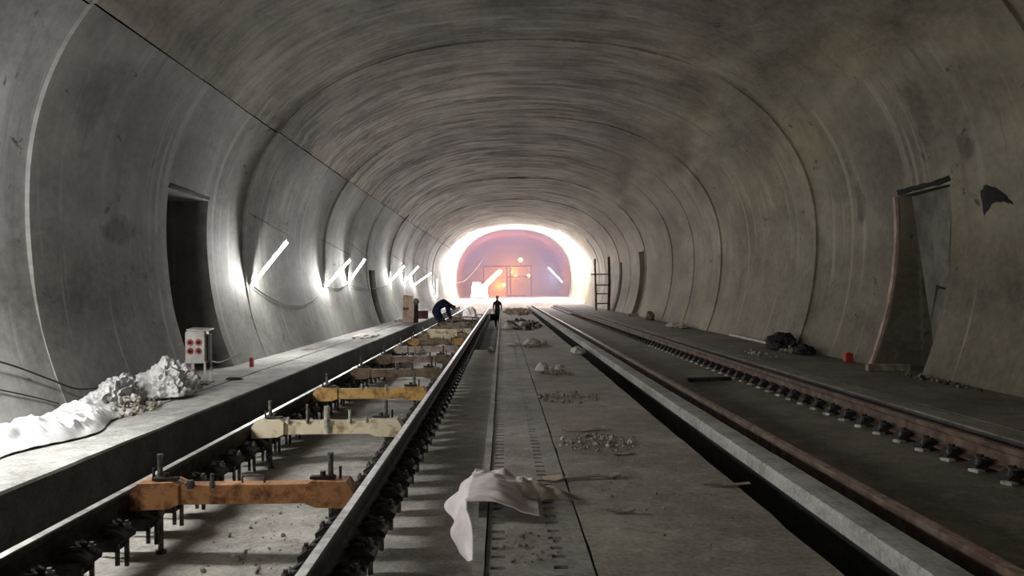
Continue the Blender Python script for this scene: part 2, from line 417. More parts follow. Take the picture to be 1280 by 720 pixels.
# left walkway: top with a crack line, upright side towards the track
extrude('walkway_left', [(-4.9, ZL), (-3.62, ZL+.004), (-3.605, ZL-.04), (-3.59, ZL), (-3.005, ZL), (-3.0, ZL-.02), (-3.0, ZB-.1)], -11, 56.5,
        [M['ledge'], M['side_and_shade']], 'dusty raised concrete walkway along the lit wall', jit=.012, mis=[0, 0, 0, 0, 0, 1], jitter_idx=(1, 2, 3, 4, 5))
extrude('floor_left', [(-3.1, ZB), (-2.4, ZB), (-1.9, ZB), (-1.4, ZB), (-.9, ZB), (-.86, ZB)], -11, 56.5, M['bed'], 'pale rough track bed under the raised rails', jit=.02)
extrude('floor_channel', [(-.86, ZB), (-.5, ZB), (-.10, ZB)], -11, 22., M['bed'], 'track bed strip between rail and centre slab', jit=.01)
extrude('floor_pit', [(-.86, ZB), (-.86, -.92), (-.10, -.92), (-.10, ZB)], 22., 56., M['side_and_shade'], 'dark sunken pit beyond the end of the bed strip', jit=.02)  # shade of the pit is put into its dark colour
bm = bmesh.new(); bm.faces.new([bm.verts.new(p) for p in ((-.86, 22, ZB), (-.10, 22, ZB), (-.10, 22, -.95), (-.86, 22, -.95))])
tag(finish('floor_pit_edge', bm, M['side_and_shade']), kind='structure')
# centre slab and its perforated duct cover strip
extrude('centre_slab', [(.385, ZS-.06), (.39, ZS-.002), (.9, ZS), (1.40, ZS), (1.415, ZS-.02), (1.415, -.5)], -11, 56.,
        [M['slab'], M['side_and_shade']], 'plain dark concrete centre slab between the tracks', jit=.014, mis=[0, 0, 0, 0, 1], step=.25)
extrude('centre_slab_rim', [(-.14, ZB-.55), (-.14, ZS+.012), (-.092, ZS+.012), (-.088, ZS-.05)], -11, 56., M['cover'], 'narrow upstanding rim along the perforated cover strip', jit=.006, step=.25)
def cover_strip():
    bm = bmesh.new()
    xs = [-.085, -.062, -.04, .0, .02, .195, .21, .25, .272, .378]
    holes_x = {(1, 2): 0, (2, 3): 0, (6, 7): 1, (5, 6): 1, (7, 8): 1, (3, 4): 0}
    ys = [-2.]; hole = []
    y = -1.9
    while y < 24:
        for (g, hl) in ((.105, False), (.04, True), (.075, False), (.04, True)):
            ys.append(ys[-1]+g); hole.append(hl)
        y = ys[-1]
    ys += [32., 40, 48, 56]; hole += [False]*4
    V = {}
    def v(i, j, d=0):
        k = (i, j, d)
        if k not in V: V[k] = bm.verts.new((xs[i], ys[j], ZS + .002*noise.noise(Vector((xs[i]*5, ys[j]*3, 0))) - d*.05))
        return V[k]
    for j in range(len(ys)-1):
        for i in range(len(xs)-1):
            if hole[j] and i in (1, 2, 6, 7):
                L = i in (1, 6); 
                f = bm.faces.new((v(i, j, 1), v(i+1, j, 1), v(i+1, j+1, 1), v(i, j+1, 1)))
                bm.faces.new((v(i, j), v(i+1, j), v(i+1, j, 1), v(i, j, 1))); bm.faces.new((v(i+1, j+1), v(i, j+1), v(i, j+1, 1), v(i+1, j+1, 1)))
                if L: bm.faces.new((v(i, j+1), v(i, j), v(i, j, 1), v(i, j+1, 1)))
                else: bm.faces.new((v(i+1, j), v(i+1, j+1), v(i+1, j+1, 1), v(i+1, j, 1)))
            else: bm.faces.new((v(i, j), v(i+1, j), v(i+1, j+1), v(i, j+1)))
    return tag(finish('centre_slab_cover_strip', bm, M['cover']), 'perforated concrete cover strip with paired slots', kind='structure')
cover_strip()
# drain channel, kerb and the right-hand track bed
extrude('floor_drain', [(1.40, -.5), (1.82, -.5)], -11, 56., M['side_and_shade'], 'dark drain channel beside the pale kerb')  # shaded gap is put into the dark drain colour
extrude('kerb_right', [(1.80, -.55), (1.79, .035), (1.655, .03), (1.653, .10), (1.665, .12), (1.73, .122), (1.82, .12), (1.825, .10), (1.825, ZBR-.1)], -11, 56., [M['kerb'], M['side_and_shade']], 'pale concrete kerb beside the rusty rail', jit=.006, step=.25, mis=[1, 1, 0, 0, 0, 0, 0, 0], jitter_idx=(3, 4, 5, 6, 7))  # lower face set back and coloured dark to shade the gap
extrude('floor_right', [(1.80, ZBR-.03), (2.2, ZBR-.02), (2.8, ZBR-.01), (3.3, ZBR), (3.72, ZBR)], -11, 56.5, M['bedr'], 'dark concreted bed of the right-hand track', jit=.018)
extrude('walkway_right_strip', [(3.755, ZBR-.1), (3.76, .09), (3.77, .10), (3.99, .10), (4.0, .09), (4.0, -.05)], -11, 56.5, [M['stripr'], M['side_and_shade']], 'pale concrete strip alongside the outer rusty rail', jit=.01, step=.25, mis=[1, 0, 0, 0, 1])  # side behind the rail coloured dark for the rail's shadow
extrude('walkway_right', [(3.99, -.05), (4.045, -.05), (4.05, .095), (4.6, .10), (5.9, ZR)], -11, 56.5, M['walkr'], 'dark concrete walkway along the dim wall', jit=.012)
# bank of pale ground in the lit opening
bm = bmesh.new(); rows = []
for i in range(60):
    y = 55. + (122-55)*(i/59)**1.6; row = []
    for j in range(21):
        x = cx(y) - 6.2 + 12.4*j/20
        base = -.45 + .80*min(1, max(0, (y-55)/2.5)) if y < 57.5 else .35
        row.append(bm.verts.new((x, y, base + .10*nz(x, y, 0, .8))))
    rows.append(row)
for a, b in zip(rows, rows[1:]):
    for j in range(20): bm.faces.new((a[j], a[j+1], b[j+1], b[j]))
tag(finish('ground_far', bm, M['bank'], smooth=0), 'pale rubble-strewn ground in the bright opening', kind='structure')

# ------------------------------------------------------------------ rails
RP = [(-.075, -.172), (-.075, -.160), (-.022, -.146), (-.010, -.130), (-.009, -.055), (-.018, -.043), (-.0325, -.036), (-.034, -.010), (-.030, -.004), (-.024, 0),
      (.024, 0), (.030, -.004), (.034, -.010), (.0325, -.036), (.018, -.043), (.009, -.055), (.010, -.130), (.022, -.146), (.075, -.160), (.075, -.172)]
def rail_mesh(name, y0, y1, mats, parent):
    bm = bmesh.new(); n = 24; rows = []
    for i in range(n+1):
        y = y0+(y1-y0)*i/n; rows.append([bm.verts.new((x, y, z)) for x, z in RP])
    m = len(RP)
    for a, b in zip(rows, rows[1:]):
        for k in range(m):
            bm.faces.new((a[k], a[(k+1) % m], b[(k+1) % m], b[k])).material_index = 1 if k == 9 else 0
    bm.faces.new(rows[0]); bm.faces.new(rows[-1][::-1])
    bmesh.ops.recalc_face_normals(bm, faces=bm.faces[:])
    return finish(name, bm, mats, parent, smooth=18)
def plate_bm(bm, hang=True):
    box(bm, (0, 0, -.190), (.36, .18, .036), bev=.006)
    for s in (-1, 1):
        pr = [(.07, -.175), (.20, -.195), (.205, -.165), (.15, -.128), (.10, -.118), (.075, -.14)]
        A = [bm.verts.new((s*x, -.075, z)) for x, z in pr]; B_ = [bm.verts.new((s*x, .075, z)) for x, z in pr]; n = len(pr)
        for k in range(n): bm.faces.new((A[k], A[(k+1) % n], B_[(k+1) % n], B_[k]))
        bm.faces.new(A); bm.faces.new(B_[::-1])
    if hang: box(bm, (0, 0, -.232), (.31, .15, .05), bev=.008)
    bmesh.ops.recalc_face_normals(bm, faces=bm.faces[:])
def clip_bm(bm, s):
    tube(bm, smoothpath([(s*.05, -.055, -.138), (s*.10, -.06, -.108), (s*.135, -.03, -.118), (s*.10, 0, -.098), (s*.135, .03, -.118), (s*.10, .06, -.108), (s*.05, .055, -.138)], 4), .014, 6)
def bolt_bm(bm, s, hang):
    cyl(bm, (s*.165, s*.035, -.155), (s*.165, s*.035, -.118), .024, n=6)
    cyl(bm, (s*.165, s*.035, -.118), (s*.165, s*.035, -.10), .012, n=8)
    if hang:
        cyl(bm, (s*.165, s*.035, -.16), (s*.165, s*.035, -hang), .015, n=8)
def make_plate(hang, detail=True, grout=False):
    bm = bmesh.new(); plate_bm(bm, hang)
    if not detail:
        for s in (-1, 1): clip_bm(bm, s); bolt_bm(bm, s, hang)
    p = finish('baseplate', bm, M['iron'])
    if detail:
        for s in (-1, 1):
            bm = bmesh.new(); clip_bm(bm, s); finish('clip', bm, M['iron'], p, smooth=60)
            bm = bmesh.new(); bolt_bm(bm, s, hang); finish('anchor_bolt', bm, M['bolt'], p)
            if hang: bm = bmesh.new(); cyl(bm, (s*.148, -s*.045, -.19), (s*.148, -s*.045, -hang+.03), .014, n=8); finish('anchor_bolt', bm, M['bolt'], p)
        if grout:
            bm = bmesh.new(); box(bm, (-.21, -.09, -.192), (.10, .10, .03), Euler((0, .1, .4)), bev=.01); finish('grout_pad', bm, M['stone'], p)
    return p
protoH = make_plate(.37); protoHs = make_plate(.37, False); protoK = make_plate(.30); protoKs = make_plate(.30, False)
protoG = make_plate(0, True, True); protoGs = make_plate(0, False)
used = set()
def place_plate(proto, parent, y):
    if proto.name in used:
        c = proto.copy(); C.objects.link(c)
        for ch in proto.children:
            d = ch.copy(); C.objects.link(d); d.parent = c
    else: c = proto; used.add(proto.name)
    c.parent = parent; c.location = (0, y, 0)
    if proto in (protoG, protoGs): c.scale = (.82, .85, 1)
def rail(x, z, y0, y1, mats, label, pd, ps, ya, pitch, ndetail, ntot, grp):
    t = thing('running_rail', label, 'rail', (x, 0, z), 0, grp)
    rail_mesh('rail_section', y0, y1, mats, t)
    for k in range(ntot): place_plate(pd if k < ndetail else ps, t, ya + pitch*k)
    bm = bmesh.new(); y = ya + pitch*ntot
    while y < y1:
        b2 = bmesh.new(); plate_bm(b2, True); 
        for v in b2.verts: v.co.y += y
        me = bpy.data.meshes.new('tmp'); b2.to_mesh(me); b2.free(); bm.from_mesh(me); bpy.data.meshes.remove(me); y += pitch
    o = finish('distant_baseplate', bm, M['iron'], t); o['kind'] = 'stuff'
    return t
XL1, XL2, XR1, XR2 = -2.408, -.90, 2.045, 3.545
g = 'running rails'
PITCH = .405
rail(XL1, 0, -2, 55.5, [M['railside'], M['steel']], 'dark rail with bright worn top nearest the raised left walkway', protoH, protoHs, 3.12, PITCH, 34, 100, g)
rail(XL2, 0, -2, 55.8, [M['railside'], M['steel']], 'dark rail with bright worn top beside the perforated cover strip', protoK, protoKs, 3.12, PITCH, 34, 100, g)
rail(XR1, .107, -2, 55.8, [M['rustrail'], M['rusthead']], 'rusty brown rail beside the pale kerb', protoGs, protoGs, 2.0, .62, 0, 70, g)
rail(XR2, .107, -2, 55.8, [M['rustrail'], M['rustrail']], 'rusty brown rail beside the dim right walkway strip', protoG, protoGs, 3.9, .37, 40, 98, g)

# white grout blobs beside the outer rail fasteners
# ------------------------------------------------------------------ gauge beams
def gauge_beam(y, label, mat, matend, rods, dz=0, handle=True, tilt=0):
    t = thing('gauge_beam', label, 'gauge beam', (-1.655, y, dz), tilt, 'gauge beams across the suspended track')
    bm = bmesh.new()
    box(bm, (0, 0, -.035), (1.06, .11, .125), bev=.008)
    finish('crossbar', bm, mat, t)
    for s in (-1, 1):
        bm = bmesh.new()
        # flared end bracket reaching over to the rail
        pr = [(.40, -.09), (.46, -.115), (.70, -.125), (.70, -.02), (.655, .045), (.44, .05), (.40, .03)]
        A = [bm.verts.new((s*x, -.085, z)) for x, z in pr]; Bv = [bm.verts.new((s*x, .085, z)) for x, z in pr]
        n = len(pr)
        for k in range(n): bm.faces.new((A[k], A[(k+1) % n], Bv[(k+1) % n], Bv[k]))
        bm.faces.new(A); bm.faces.new(Bv[::-1])
        bmesh.ops.recalc_face_normals(bm, faces=bm.faces[:])
        e = finish('end_bracket', bm, matend, t)
        bm = bmesh.new(); box(bm, (s*.66, 0, -.16), (.12, .10, .05), bev=.006); box(bm, (s*.72, 0, -.135), (.03, .10, .08)); finish('rail_jaw', bm, M['iron'], e)
        bm = bmesh.new(); box(bm, (s*.50, -.02, .062), (.16, .05, .02), bev=.004); cyl(bm, (s*.50, -.02, .05), (s*.50, -.02, .10), .02, n=6); cyl(bm, (s*.6, .03, .04), (s*.6, .03, .12), .009); finish('clamp', bm, M['iron'], e)
        bm = bmesh.new(); cyl(bm, (s*.545, 0, ZB-dz+.01), (s*.545, 0, .20), .017, n=10); cyl(bm, (s*.545, 0, .045), (s*.545, 0, .075), .03, n=6)
        cyl(bm, (s*.545, 0, ZB-dz+.002), (s*.545, 0, ZB-dz+.02), .035, n=10)
        cyl(bm, (s*.545, 0, .2), (s*.545, 0, .215), .022, n=6); finish('jacking_spindle', bm, M['bolt'], t)
    for (x, top, r, pale) in rods:
        bm = bmesh.new(); cyl(bm, (x, -.062, -.09 if r > .02 else .01), (x, -.062, top), r, n=10); cyl(bm, (x, -.062, .028), (x, -.062, .05), r*1.6, n=6)
        finish('threaded_rod', bm, M['boltpale'] if pale else M['bolt'], t)
    if handle:
        bm = bmesh.new(); tube(bm, smoothpath([(-.02, 0, .02), (-.02, 0, .06), (0, 0, .072), (.10, 0, .072), (.12, 0, .06), (.12, 0, .02)], 3), .008); finish('carry_handle', bm, M['bolt'], t)
    return t
bl = [
 ('rusty orange gauge beam with carry handle, nearest of the gauge beams', 'orange', 'orange', [(-.19, .10, .012, 0), (-.33, .06, .02, 0)]),
 ('cream gauge beam with several tall rods, between rusty orange and amber beams', 'cream', 'cream', [(-.36, .07, .013, 1), (-.18, .19, .013, 0), (.0, .17, .026, 1), (.215, .13, .014, 1), (.37, .07, .013, 1)]),
 ('amber gauge beam with orange ends, just beyond the cream beam with tall rods', 'amber', 'amber', [(-.1, .09, .013, 1), (.2, .08, .013, 1)]),
 ('drab brown gauge beam, fourth from the front of the track', 'drab', 'drab', [(.02, .10, .013, 0), (.25, .12, .013, 0)]),
 ('dusty pinkish grey gauge beam, fifth from the front of the track', 'pinkgrey', 'drab', [(-.2, .10, .013, 0), (.3, .1, .013, 0)]),
 ('dusty pinkish grey gauge beam, sixth from the front of the track', 'pinkgrey', 'pinkgrey', [(-.1, .10, .013, 0)]),
 ('brown gauge beam, seventh from the front of the track', 'drab', 'amber', [(.2, .10, .013, 0)]),
 ('cream gauge beam with brown stains, eighth from the front of the track', 'cream', 'drab', [(.1, .12, .013, 1)]),
 ('cream gauge beam, ninth from the front of the track', 'cream', 'cream', []),
 ('drab brown gauge beam, tenth from the front of the track', 'drab', 'drab', [(0, .12, .013, 0)]),
 ('dusty grey gauge beam just in front of the stooping worker', 'pinkgrey', 'drab', []),
]
for k, (lab, ma, mb, rods) in enumerate(bl):
    gauge_beam(5.14 + 2.43*k, lab, M[ma], M[mb], rods, 0, k != 1, random.uniform(-.012, .012))

# ------------------------------------------------------------------ tube lights on the left wall
def lipat(y):
    for k, (a, b) in enumerate(zip(RINGS, RINGS[1:])):
        if a <= y < b: return LIP[k]*(1-(y-a)/(b-a))
    return 0
def wallp(side, y, z): return Vector((wall_x(side, y, z, lipat(y)), y, z))
def tube_light(p0, p1, label, housing=True):
    p0 = Vector(p0); p1 = Vector(p1); d = (p1-p0).normalized()
    t = thing('tube_light', label, 'tube light', p0, 0, 'tube lights fixed along the tunnel walls')
    q = p1-p0; L = q.length
    side = Vector((-1, 0, 0)) - d*Vector((-1, 0, 0)).dot(d); side.normalize()
    if p0.x > 0: side = -side
    if housing:
        nrm = Vector((-1, 0, 0)) if p0.x < 0 else Vector((1, 0, 0)); nrm = (nrm - d*nrm.dot(d)).normalized(); tv = d.cross(nrm)
        bm = bmesh.new()
        sec = [(-.042, .026), (-.032, .050), (.032, .050), (.042, .026)]
        A = [bm.verts.new(tv*u + nrm*v_) for u, v_ in sec]; B_ = [bm.verts.new(q + tv*u + nrm*v_) for u, v_ in sec]; nn = len(sec)
        for k_ in range(nn): bm.faces.new((A[k_], A[(k_+1) % nn], B_[(k_+1) % nn], B_[k_]))
        bm.faces.new(A); bm.faces.new(B_[::-1]); bmesh.ops.recalc_face_normals(bm, faces=bm.faces[:])
        finish('reflector_housing', bm, M['cabinet'], t)
    bm = bmesh.new(); cyl(bm, d*.05, q-d*.05, .019, n=12); finish('lit_tube', bm, M['tube'], t, smooth=60)
    bm = bmesh.new(); cyl(bm, d*.02, d*.05, .021, n=12); finish('end_cap', bm, M['cabinet'], t)
    bm = bmesh.new(); cyl(bm, q-d*.05, q-d*.02, .021, n=12); finish('end_cap', bm, M['cabinet'], t)
    bm = bmesh.new(); tube(bm, [q-d*.03, q-d*.03+Vector((0, .01, .12)), wallp(-1 if p0.x < 0 else 1, p0.y, min(p1.z+.5, 3.3))-p0 if p0.y < 60 else q+Vector((.3, 0, .3))], .004, 5); finish('hanger_wire', bm, M['black'], t)
tl = [(14.55, 1.33, .66, .85, 'long bright slanted tube light, nearest one, beyond the left niche with power box'),
      (20.5, 1.32, .67, .74, 'bright slanted tube light, second one along the wall, above the end of the sagging cable'),
      (23.7, 1.46, .50, .74, 'bright slanted tube light just before the dark second niche'),
      (32.0, 1.56, .60, .68, 'bright slanted tube light, first one beyond the dark second niche'),
      (36.4, 1.60, .66, .74, 'bright slanted tube light, middle one of the three beyond the second niche'),
      (40.0, 1.48, .86, .62, 'bright slanted tube light, flattest tilt, last slanted one before the opening')]
ends = []
for (y, z, dx, dz, lab) in tl:
    p = wallp(-1, y, z) + Vector((.03, 0, 0)); tube_light(p, p + Vector((dx, .12, dz)), lab); ends.append(p)
p = wallp(-1, 49.4, .72) + Vector((.12, 0, 0)); tube_light(p, p+Vector((.02, .1, 1.2)), 'upright bright tube light nearest the glowing opening'); ends.append(p)
for y in (5.55, 5.70, -.4):
    p = wallp(-1, y, 1.36) + Vector((.03, 0, 0)); tube_light(p, p+Vector((.66, .1, .86)), 'slanted tube light on the wall just outside the picture')

# far right tube in the haze
pf = Vector((5.9, 78.5, 1.85)); tube_light(pf, pf + Vector((-1.35, .1, 1.45)), 'slanted tube light on the hazy far wall right of the orange glow')

# sagging power cables between the lights
def cable(name, pts, r, label, mat='black'):
    bm = bmesh.new(); tube(bm, smoothpath(pts, 6), r, 6); return tag(finish(name, bm, M[mat], smooth=60), label, 'cable')
def sag(y0, z0, y1, z1, s, n=14, off=.04):
    out = []
    for i in range(n+1):
        t = i/n; y = y0+(y1-y0)*t; z = z0+(z1-z0)*t - s*4*t*(1-t)
        out.append(wallp(-1, y, z)+Vector((off, 0, 0)))
    return out
cable('power_cable', sag(14.6, 1.36, 20.45, 1.33, .42), .011, 'dark cable sagging along the wall between first two tube lights')
cable('power_cable', sag(20.6, 1.36, 23.65, 1.46, .10), .010, 'short dark cable between second and third tube lights')
cable('power_cable', sag(23.8, 1.40, 31.9, 1.5, .15), .010, 'dark cable running across the second niche to the next tube lights')
q1 = [wallp(-1, yy, zz)+Vector((.06, 0, 0)) for yy, zz in ((6.6, .78), (7.2, .62), (7.75, .42), (8.1, .29), (8.6, .24), (9.2, .235), (9.7, .2))] + [Vector((-4.10, 9.95, .15))]
cable('power_cable', q1, .009, 'dark cable hanging down the wall above the white sheets')
q2 = [wallp(-1, yy, zz)+Vector((.02, 0, 0)) for yy, zz in ((6.5, .55), (7.0, .42), (7.5, .28), (7.8, .18))]
cable('power_cable', q2, .007, 'thin dark cable drooping behind the flat white sheet')

# ------------------------------------------------------------------ cloths and sheets
def heap(name, c, s, seed, mat, label, cat, rot=0, sub=5, fold=1.0, freq=3.0, group=None, kind=None):
    """crumpled heap: a squashed ball with ridged folds, flattened underneath"""
    bm = bmesh.new(); bmesh.ops.create_icosphere(bm, subdivisions=sub, radius=1)
    R = Matrix.Rotation(rot, 3, 'Z')
    for v in bm.verts:
        n = v.co.normalized(); q = n*freq/2 + Vector((seed*3.7, seed*1.3, 0))
        r = 1 + fold*(.30*noise.noise(q) + .22*(1-2*abs(noise.noise(q*1.9))) - .1 + .10*(1-2*abs(noise.noise(q*4.3))) + .05*noise.noise(q*9))
        p = n*r
        z = p.z if p.z > 0 else p.z*.12
        p = R @ Vector((p.x*s[0], p.y*s[1], 0)); v.co = Vector((p.x, p.y, max(0, z)*s[2] if z > 0 else z*s[2]))
    zmin = min(v.co.z for v in bm.verts)
    for v in bm.verts: v.co.z -= zmin
    return tag(finish(name, bm, mat, smooth=24, loc=c), label, cat, group, kind)
def sheet(name, fn, nu, nv, mat, label, cat, th=.006):
    bm = bmesh.new(); G = [[bm.verts.new(fn(i/nu, j/nv)) for j in range(nv+1)] for i in range(nu+1)]
    for i in range(nu):
        for j in range(nv): bm.faces.new((G[i][j], G[i+1][j], G[i+1][j+1], G[i][j+1]))
    bm.normal_update(); bmesh.ops.recalc_face_normals(bm, faces=bm.faces[:])
    bmesh.ops.solidify(bm, geom=bm.faces[:], thickness=th)
    return tag(finish(name, bm, mat, smooth=24), label, cat)
def flat_sheet(u, v):
    y = 5.7 + 2.35*u
    x0 = -4.15 - .02*math.sin(u*7); x1 = -3.50 - .10*math.sin(u*9+1) - .35*max(0, u-.75)
    x = x0 + (x1-x0)*v
    e = 16*u*(1-u)*v*(1-v)
    k = nz(x*2.2, y*1.5, 3, 1.3, 3)
    z = ZL + .012 + min(1, e*2)*max(0, .030 + .085*max(0, k+.2) + .055*ridge(x, y, 2, 3.3)*min(1, e) + .040*ridge(x+3, y*.8, 5, 6.5) + .018*ridge(x, y, 9, 13)) + .012*abs(noise.noise(Vector((x*6, y*6, 0))))
    return Vector((x, y, z))
sheet('plastic_sheet', flat_sheet, 130, 50, M['cloth'], 'large flat crumpled white plastic sheet lying at the walkway wall foot', 'sheet')
heap('sheet_heap', (-3.98, 8.3, ZL), (.20, .42, .24), 2.3, M['cloth'], 'smaller crumpled white heap in the middle, beside the grey rubble', 'sheet', .2, 5, 1.2, 3.4)
heap('sheet_heap', (-3.80, 9.15, ZL), (.27, .46, .30), 5.1, M['cloth'], 'tallest crumpled white heap, closest to the power box', 'sheet', .1, 5, 1.0, 3.6)

def rubble(name, c, s, n, seed, mat, label, size=(.012, .045), dark=None):
    rnd = random.Random(seed); bm = bmesh.new()
    for k in range(n):
        a = rnd.random()*2*PI; r = rnd.random()**.6
        x, y = r*s[0]*math.cos(a), r*s[1]*math.sin(a)
        d = size[0] + (size[1]-size[0])*rnd.random()**2.5
        hz = max(0, (1-r))*s[2]*rnd.random()
        i = len(bm.verts); rr = bmesh.ops.create_icosphere(bm, subdivisions=1, radius=d)
        rot = Euler((rnd.random()*6, rnd.random()*6, rnd.random()*6)).to_matrix(); sc = Vector((rnd.uniform(.6, 1.5), rnd.uniform(.6, 1.3), rnd.uniform(.35, .9)))
        for v in rr['verts']:
            q = v.co*rnd.uniform(.75, 1.15); q = rot @ Vector((q.x*sc.x, q.y*sc.y, q.z*sc.z)); v.co = q + Vector((x, y, hz + d*.35))
        mi = 0 if dark is None else int(rnd.random() < dark)
        for f in set(f for v in rr['verts'] for f in v.link_faces): f.material_index = mi
    return tag(finish(name, bm, mat, loc=c), label, 'rubble', kind='stuff')
rubble('rubble', (-3.72, 8.0, ZL), (.22, .55, .16), 160, 3, [M['rubble'], M['stone']], 'grey rubble spilling out between the white sheets', (.015, .06), .2)
rubble('rubble', (.73, 6.20, ZS), (.34, .36, .012), 330, 4, [M['rubble'], M['stone']], 'scattered stone chips on the slab beside the curled strip', (.003, .019), .35)
rubble('rubble', (.72, 8.75, ZS), (.34, .5, .01), 150, 5, [M['rubble'], M['bedr']], 'low patch of mud crumbs on the slab further back', (.004, .026), .5)
rubble('rubble', (.65, 26.5, ZS), (.62, 3.5, .09), 420, 6, [M['rubble'], M['darkcloth']], 'dark spoil heap across the slab near the opening', (.02, .085), .5)
rubble('rubble', (.75, 41, ZS), (.75, 5.5, .08), 420, 7, [M['rubble'], M['card']], 'distant spoil spread over the slab end by the glare', (.02, .11), .3)
rubble('rubble', (.62, 16.6, ZS), (.5, .28, .02), 90, 8, [M['rubble'], M['stone']], 'mud crumbs around the pale lumps on the slab', (.01, .04), .1)
rubble('rubble', (.74, 11.2, ZS), (.26, .20, .02), 80, 9, [M['rubble'], M['bedr']], 'mud crumbs around the two white lumps on the slab', (.01, .035), .4)

def stone(c, s, seed, label, mat='stone', group=None):
    return heap('stone', c, s, seed, M[mat], label, 'stone', seed, 3, .7, 3, group)
stone((.56, 11.6, ZS), (.085, .09, .11), 1.2, 'bright white lump, left one of two on the slab', 'cloth')
stone((.80, 11.8, ZS), (.11, .10, .07), 2.2, 'broken pale lump right of the bright white one on the slab')
stone((.62, 17.2, ZS), (.17, .14, .11), 3.3, 'long pale lump in the middle of the slab')
stone((.86, 17.3, ZS), (.10, .10, .09), 4.3, 'small pale lump at the right end of the long one')
stone((.20, 17.1, ZS), (.16, .10, .04), 5.6, 'thin pale scrap on the perforated strip beside the pale lumps')
heap('rag', (1.40, 15.0, ZS-.03), (.13, .30, .10), 4.4, M['cloth'], 'white rag hanging over the slab edge by the drain', 'rag', 0, 4)
stone((-.30, 21.2, ZB), (.10, .11, .12), 6.4, 'pale stone in the bed strip near the pit edge')
stone((.18, 24.0, ZS), (.2, .2, .16), 7.4, 'pale stone at the front of the dark spoil heap', 'paper')
stone((.62, 25.2, ZS), (.2, .2, .16), 8.1, 'whitish lump at the right side of the dark spoil heap')

# cloth draped over the slab edge
def drape(u, v):
    # v along the track 4.28..4.98, u from hanging hem up over the rim and on to the slab
    y = 4.16 + .76*v + .03*math.sin(u*5)
    hem = .20 + .10*math.sin(PI*min(1, v*1.3+.15)) - .16*v + .02*math.sin(v*11)
    L = hem + .34
    s = u*L
    fold = .03*math.sin(v*19 + u*3.) + .03*noise.noise(Vector((u*5, v*7, 2))) + .018*ridge(u*3, v*4, 2, 2.2)
    if s < hem:
        q = s/hem
        bulge = math.sin(PI*min(1, v*.92+.004))**.8
        x = -.150 - .045*q**3*(1-.6*v) - (.03+.12*math.sin(PI*min(1, q*.75+.2)))*bulge - .012*(1-q) + fold*.8*bulge; y -= .03*(1-q)*(1-v); z = ZS + .05 - (hem-s)
    else:
        t = (s-hem); g = t/.34
        x = -.160 + t; z = ZS + .05*(1-g) + .022 + .075*math.sin(PI*min(1, g*1.1+.1))*math.sin(PI*min(1, v*.95+.12))*(1-.5*g) + abs(fold)*.7*(.4+.6*v)
        if t < .10: x -= .045*(1-t/.10)*(1-.6*v)
    return Vector((x, y, max(z, ZS+.018) if s >= hem else z))
sheet('cloth', drape, 60, 60, M['pinkcloth'], 'pinkish white cloth draped over the edge of the slab', 'cloth', .005)
def bag(u, v):
    x = .10 + .30*u; y = 4.40 + .34*v*(1-.55*u) + .05*u
    z = ZS + .012 + .10*math.sin(PI*min(1, v*.9+.08))*(1-u)**.8 + .012*noise.noise(Vector((x*14, y*14, 4))) + .012*abs(math.sin(u*9+v*4))
    return Vector((x, y, z))
sheet('paper_bag', bag, 40, 30, M['paper'], 'dirty torn paper bag lying at the end of the draped cloth', 'bag', .004)

def curled(name, c, L, wd, rz, curl, mat, label, cat, th=.006, lift=0.01, twist=0):
    def fn(u, v):
        x = (u-.5)*L; y = (v-.5)*wd*(1-.25*abs(2*u-1)); z = lift + curl*(2*u-1)**2*(.4+.6*(u > .5)) + .004*noise.noise(Vector((u*4, v*3, L*9))) + twist*(v-.5)*(u-.2)
        p = Matrix.Rotation(rz, 3, 'Z') @ Vector((x, y, z)); return p + Vector(c)
    return sheet(name, fn, 18, 5, M[mat], label, cat, th)
curled('wood_scrap', (.62, 4.25, ZS), .15, .05, -.12, .014, 'wood', 'small curled scrap alone on the slab right of the paper bag', 'scrap')
curled('wood_strip', (.47, 5.02, ZS), .24, .05, .12, .006, 'wood', 'thin splintered strip crossing the seam of the slab', 'scrap')
curled('wood_scrap', (.66, 5.05, ZS), .14, .10, .05, .012, 'wood', 'short folded scrap at the end of the splintered strip', 'scrap')
curled('wood_strip', (1.33, 4.78, ZS), .28, .05, -.05, .012, 'wood', 'straight thin strip at the slab edge near the drain', 'scrap')
curled('rubber_strip', (.665, 6.72, ZS), .37, .10, .03, .02, 'wood', 'long upcurled flat strip behind the stone chips', 'scrap', .006, .012)
curled('wood_scrap', (.86, 5.75, ZS), .16, .06, .1, .006, 'wood', 'flat scrap at the front edge of the stone chips', 'scrap')
curled('cardboard_scrap', (.30, 5.0, ZS), .12, .13, .1, .008, 'card', 'small square cardboard scrap beside the paper bag', 'scrap')
curled('wood_scrap', (-1.14, 4.55, ZB), .20, .06, -.7, .015, 'paper', 'pale curved scrap on the track bed under the rusty orange beam', 'scrap')
bm = bmesh.new(); box(bm, (0, 0, .03), (.62, .09, .06), Euler((0, 0, .06)), bev=.006)
tag(finish('timber_batten', bm, M['darkcloth'], loc=(2.95, 11.4, ZBR-.012)), 'short dark batten lying between the two rusty rails', 'timber')

